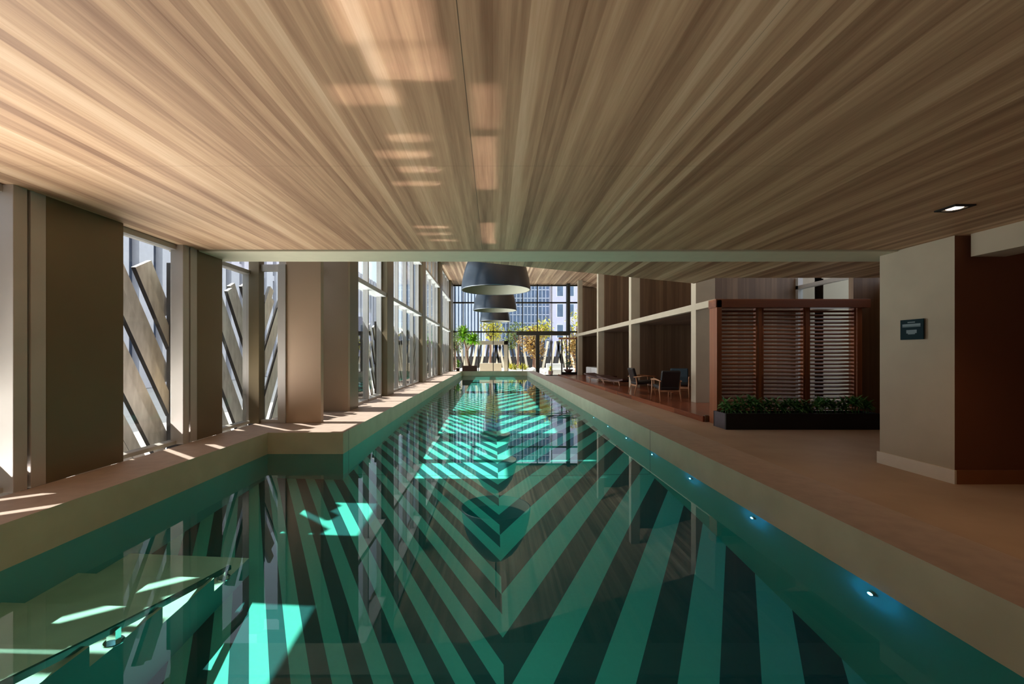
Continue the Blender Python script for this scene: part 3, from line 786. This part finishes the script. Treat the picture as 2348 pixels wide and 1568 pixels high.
tree(2.6, 45, 3.4, 1.6, 1.6, m_grl, 'olive tree behind the cream frame', 700)
tree(7.4, 38, 3.4, 1.5, 2.2, m_yel, 'yellow-green tree at the right end of the end window', 700)
tree(6.5, 33.5, 1.7, 1.1, 1.6, m_orl, 'amber shrub-like tree seen through the framed stand', 600)
tree(-3.6, 40, 2.6, 1.4, 1.8, m_grl, 'olive tree at the left end of the end window', 500)
for k, (x, w_) in enumerate(((1.3, .5), (2.05, .45))):
    b = MB(); rosette(b, (x, 31.5, .35), 40, .55, .07, .1, 1.4, .5); rosette(b, (x+.3, 31.7, .3), 30, .5, .07, .1, 1.4, .5)
    tag(b.build('low_shrub', m_yel, normals=False), ['yellow-green shrub beside the cream frame post', 'yellow-green shrub beside the white ball lamp'][k], 'shrub', 'low shrubs outside the end window')
# cream garden frame with bench wall
m_cream = mat('cream_render', rgb(236, 220, 196), .8, var=.03)
cf = empty('pergola', (0, 31, 0), 'cream painted garden frame beyond the end window', 'pergola')
b = MB(); b.box(-1.9, 1.05, 30.8, 31.0, 2.15, 2.42); b.build('beam', m_cream, cf)
for x in (-2.05, .78): box(x, x+.28, 30.8, 31.0, 0, 2.42).build('post', m_cream, cf)
tag(box(-1.0, .62, 31.6, 31.9, 0, .80).build('garden_wall', m_cream, bevel=.01), 'low cream wall inside the garden frame', 'wall')
# crossed slat fence at the back of the garden
gf = empty('garden_fence', (1, 46, 0), 'slanted white and dark slat fence at the back of the garden', 'fence')
b = MB(); d = MB()
for k in range(40):
    x = -6+k*.42; s = .55 if (k//8) % 2 else -.55
    (b if k % 2 else d).bar((x, 46, 0), (x+s, 46, 2.9), .24, .06, up=(0, 1, 0))
b.build('pale_slats', m_cream, gf); d.build('dark_slats', m_greyd, gf)
tag(box(-5, 14, 47.5, 47.8, 0, 1.25).build('boundary_wall', m_greyd), 'dark low boundary wall behind the garden trees', 'wall')
# ball lamps and white seats
for k, (x, y, r_, lb) in enumerate(((2.88, 31.2, .26, 'white ball lamp beside the brown door post'), (3.75, 31.0, .13, 'small white ball lamp right of the door post'))):
    o = MB().lathe([(r_*math.sin(math.pi*j/14), r_-r_*math.cos(math.pi*j/14)) for j in range(15)], x, y, 24).build('ball_lamp', m_white, smooth=True)
    tag(o, lb, 'lamp', 'ball lamps in the garden')
so = empty('garden_sofa', (4.6, 31.5, 0), 'white low sofa outside to the right of the door post', 'sofa')
box(3.95, 5.2, 31.1, 31.9, .0, .38).build('seat', m_white, so, bevel=.05); box(3.95, 5.2, 31.75, 32.0, .3, .78).build('backrest', m_white, so, bevel=.05)
bu = empty('topiary_pot', (4.1, 30.6, 0), 'small round topiary in front of the white sofa', 'plant')
MB().lathe([(0, 0), (.14, 0), (.18, .26), (.14, .26), (0, .22)], 4.1, 30.5, 16).build('pot', m_pot, bu)
b = MB(); rosette(b, (4.1, 30.5, .42), 70, .22, .05, -1, 1.5, .2); b.build('foliage', m_yel, bu, normals=False)

# buildings
m_sg = mat('spandrel_glass', rgb(92, 112, 140), .3, .6, var=.25, scale=.8); m_sw = mat('white_grid', rgb(216, 222, 232), .7, var=.03)
m_lil = mat('lilac_render', rgb(206, 202, 226), .8, var=.04)
b1 = empty('office_block', (4, 62, 0), 'grey glazed office block with a white window grid', 'building')
box(1.2, 8.1, 62, 70, 0, 14.2).build('wall', m_sg, b1)
b = MB()
for k in range(14): b.box(1.2+k*.53, 1.28+k*.53, 61.85, 62, 0, 14.2)
for k in range(12): b.box(1.2, 8.1, 61.85, 62, k*1.2, k*1.2+.09)
b.build('window_grid', m_sw, b1)
b2 = empty('apartment_block', (11, 60, 0), 'lilac white apartment block with tall windows on the right', 'building')
box(8.3, 16, 60, 68, 0, 12.6).build('wall', m_lil, b2)
for r0 in range(4):
    for c0 in range(5):
        x = 8.9+c0*1.5; z = .9+r0*2.9
        f = box(x, x+.95, 59.92, 60.0, z, z+1.9).build('window', m_white, b2)
        box(x+.07, x+.88, 59.90, 59.93, z+.07, z+1.83).build('pane', m_sg, f)
b3 = empty('striped_tower', (-4, 56, 0), 'pale blue striped tower at the left of the end window', 'building')
box(-12, -1.3, 56, 62, 0, 16).build('wall', m_sg, b3)
b = MB(); x = -12
while x < -1.5: b.box(x, x+.24, 55.8, 56, 0, 16); x += .42
b.build('fin', m_sw, b3)
b4 = empty('corner_tower', (-1, 66, 0), 'lilac tower behind the pendant lamps', 'building')
box(-1.2, 1.1, 66, 72, 0, 13.0).build('wall', m_lil, b4)
b = MB()
for k in range(8): b.box(-.9, .8, 65.93, 66, 1+k*1.5, 1.8+k*1.5)
b.build('window_strip', m_sg, b4)
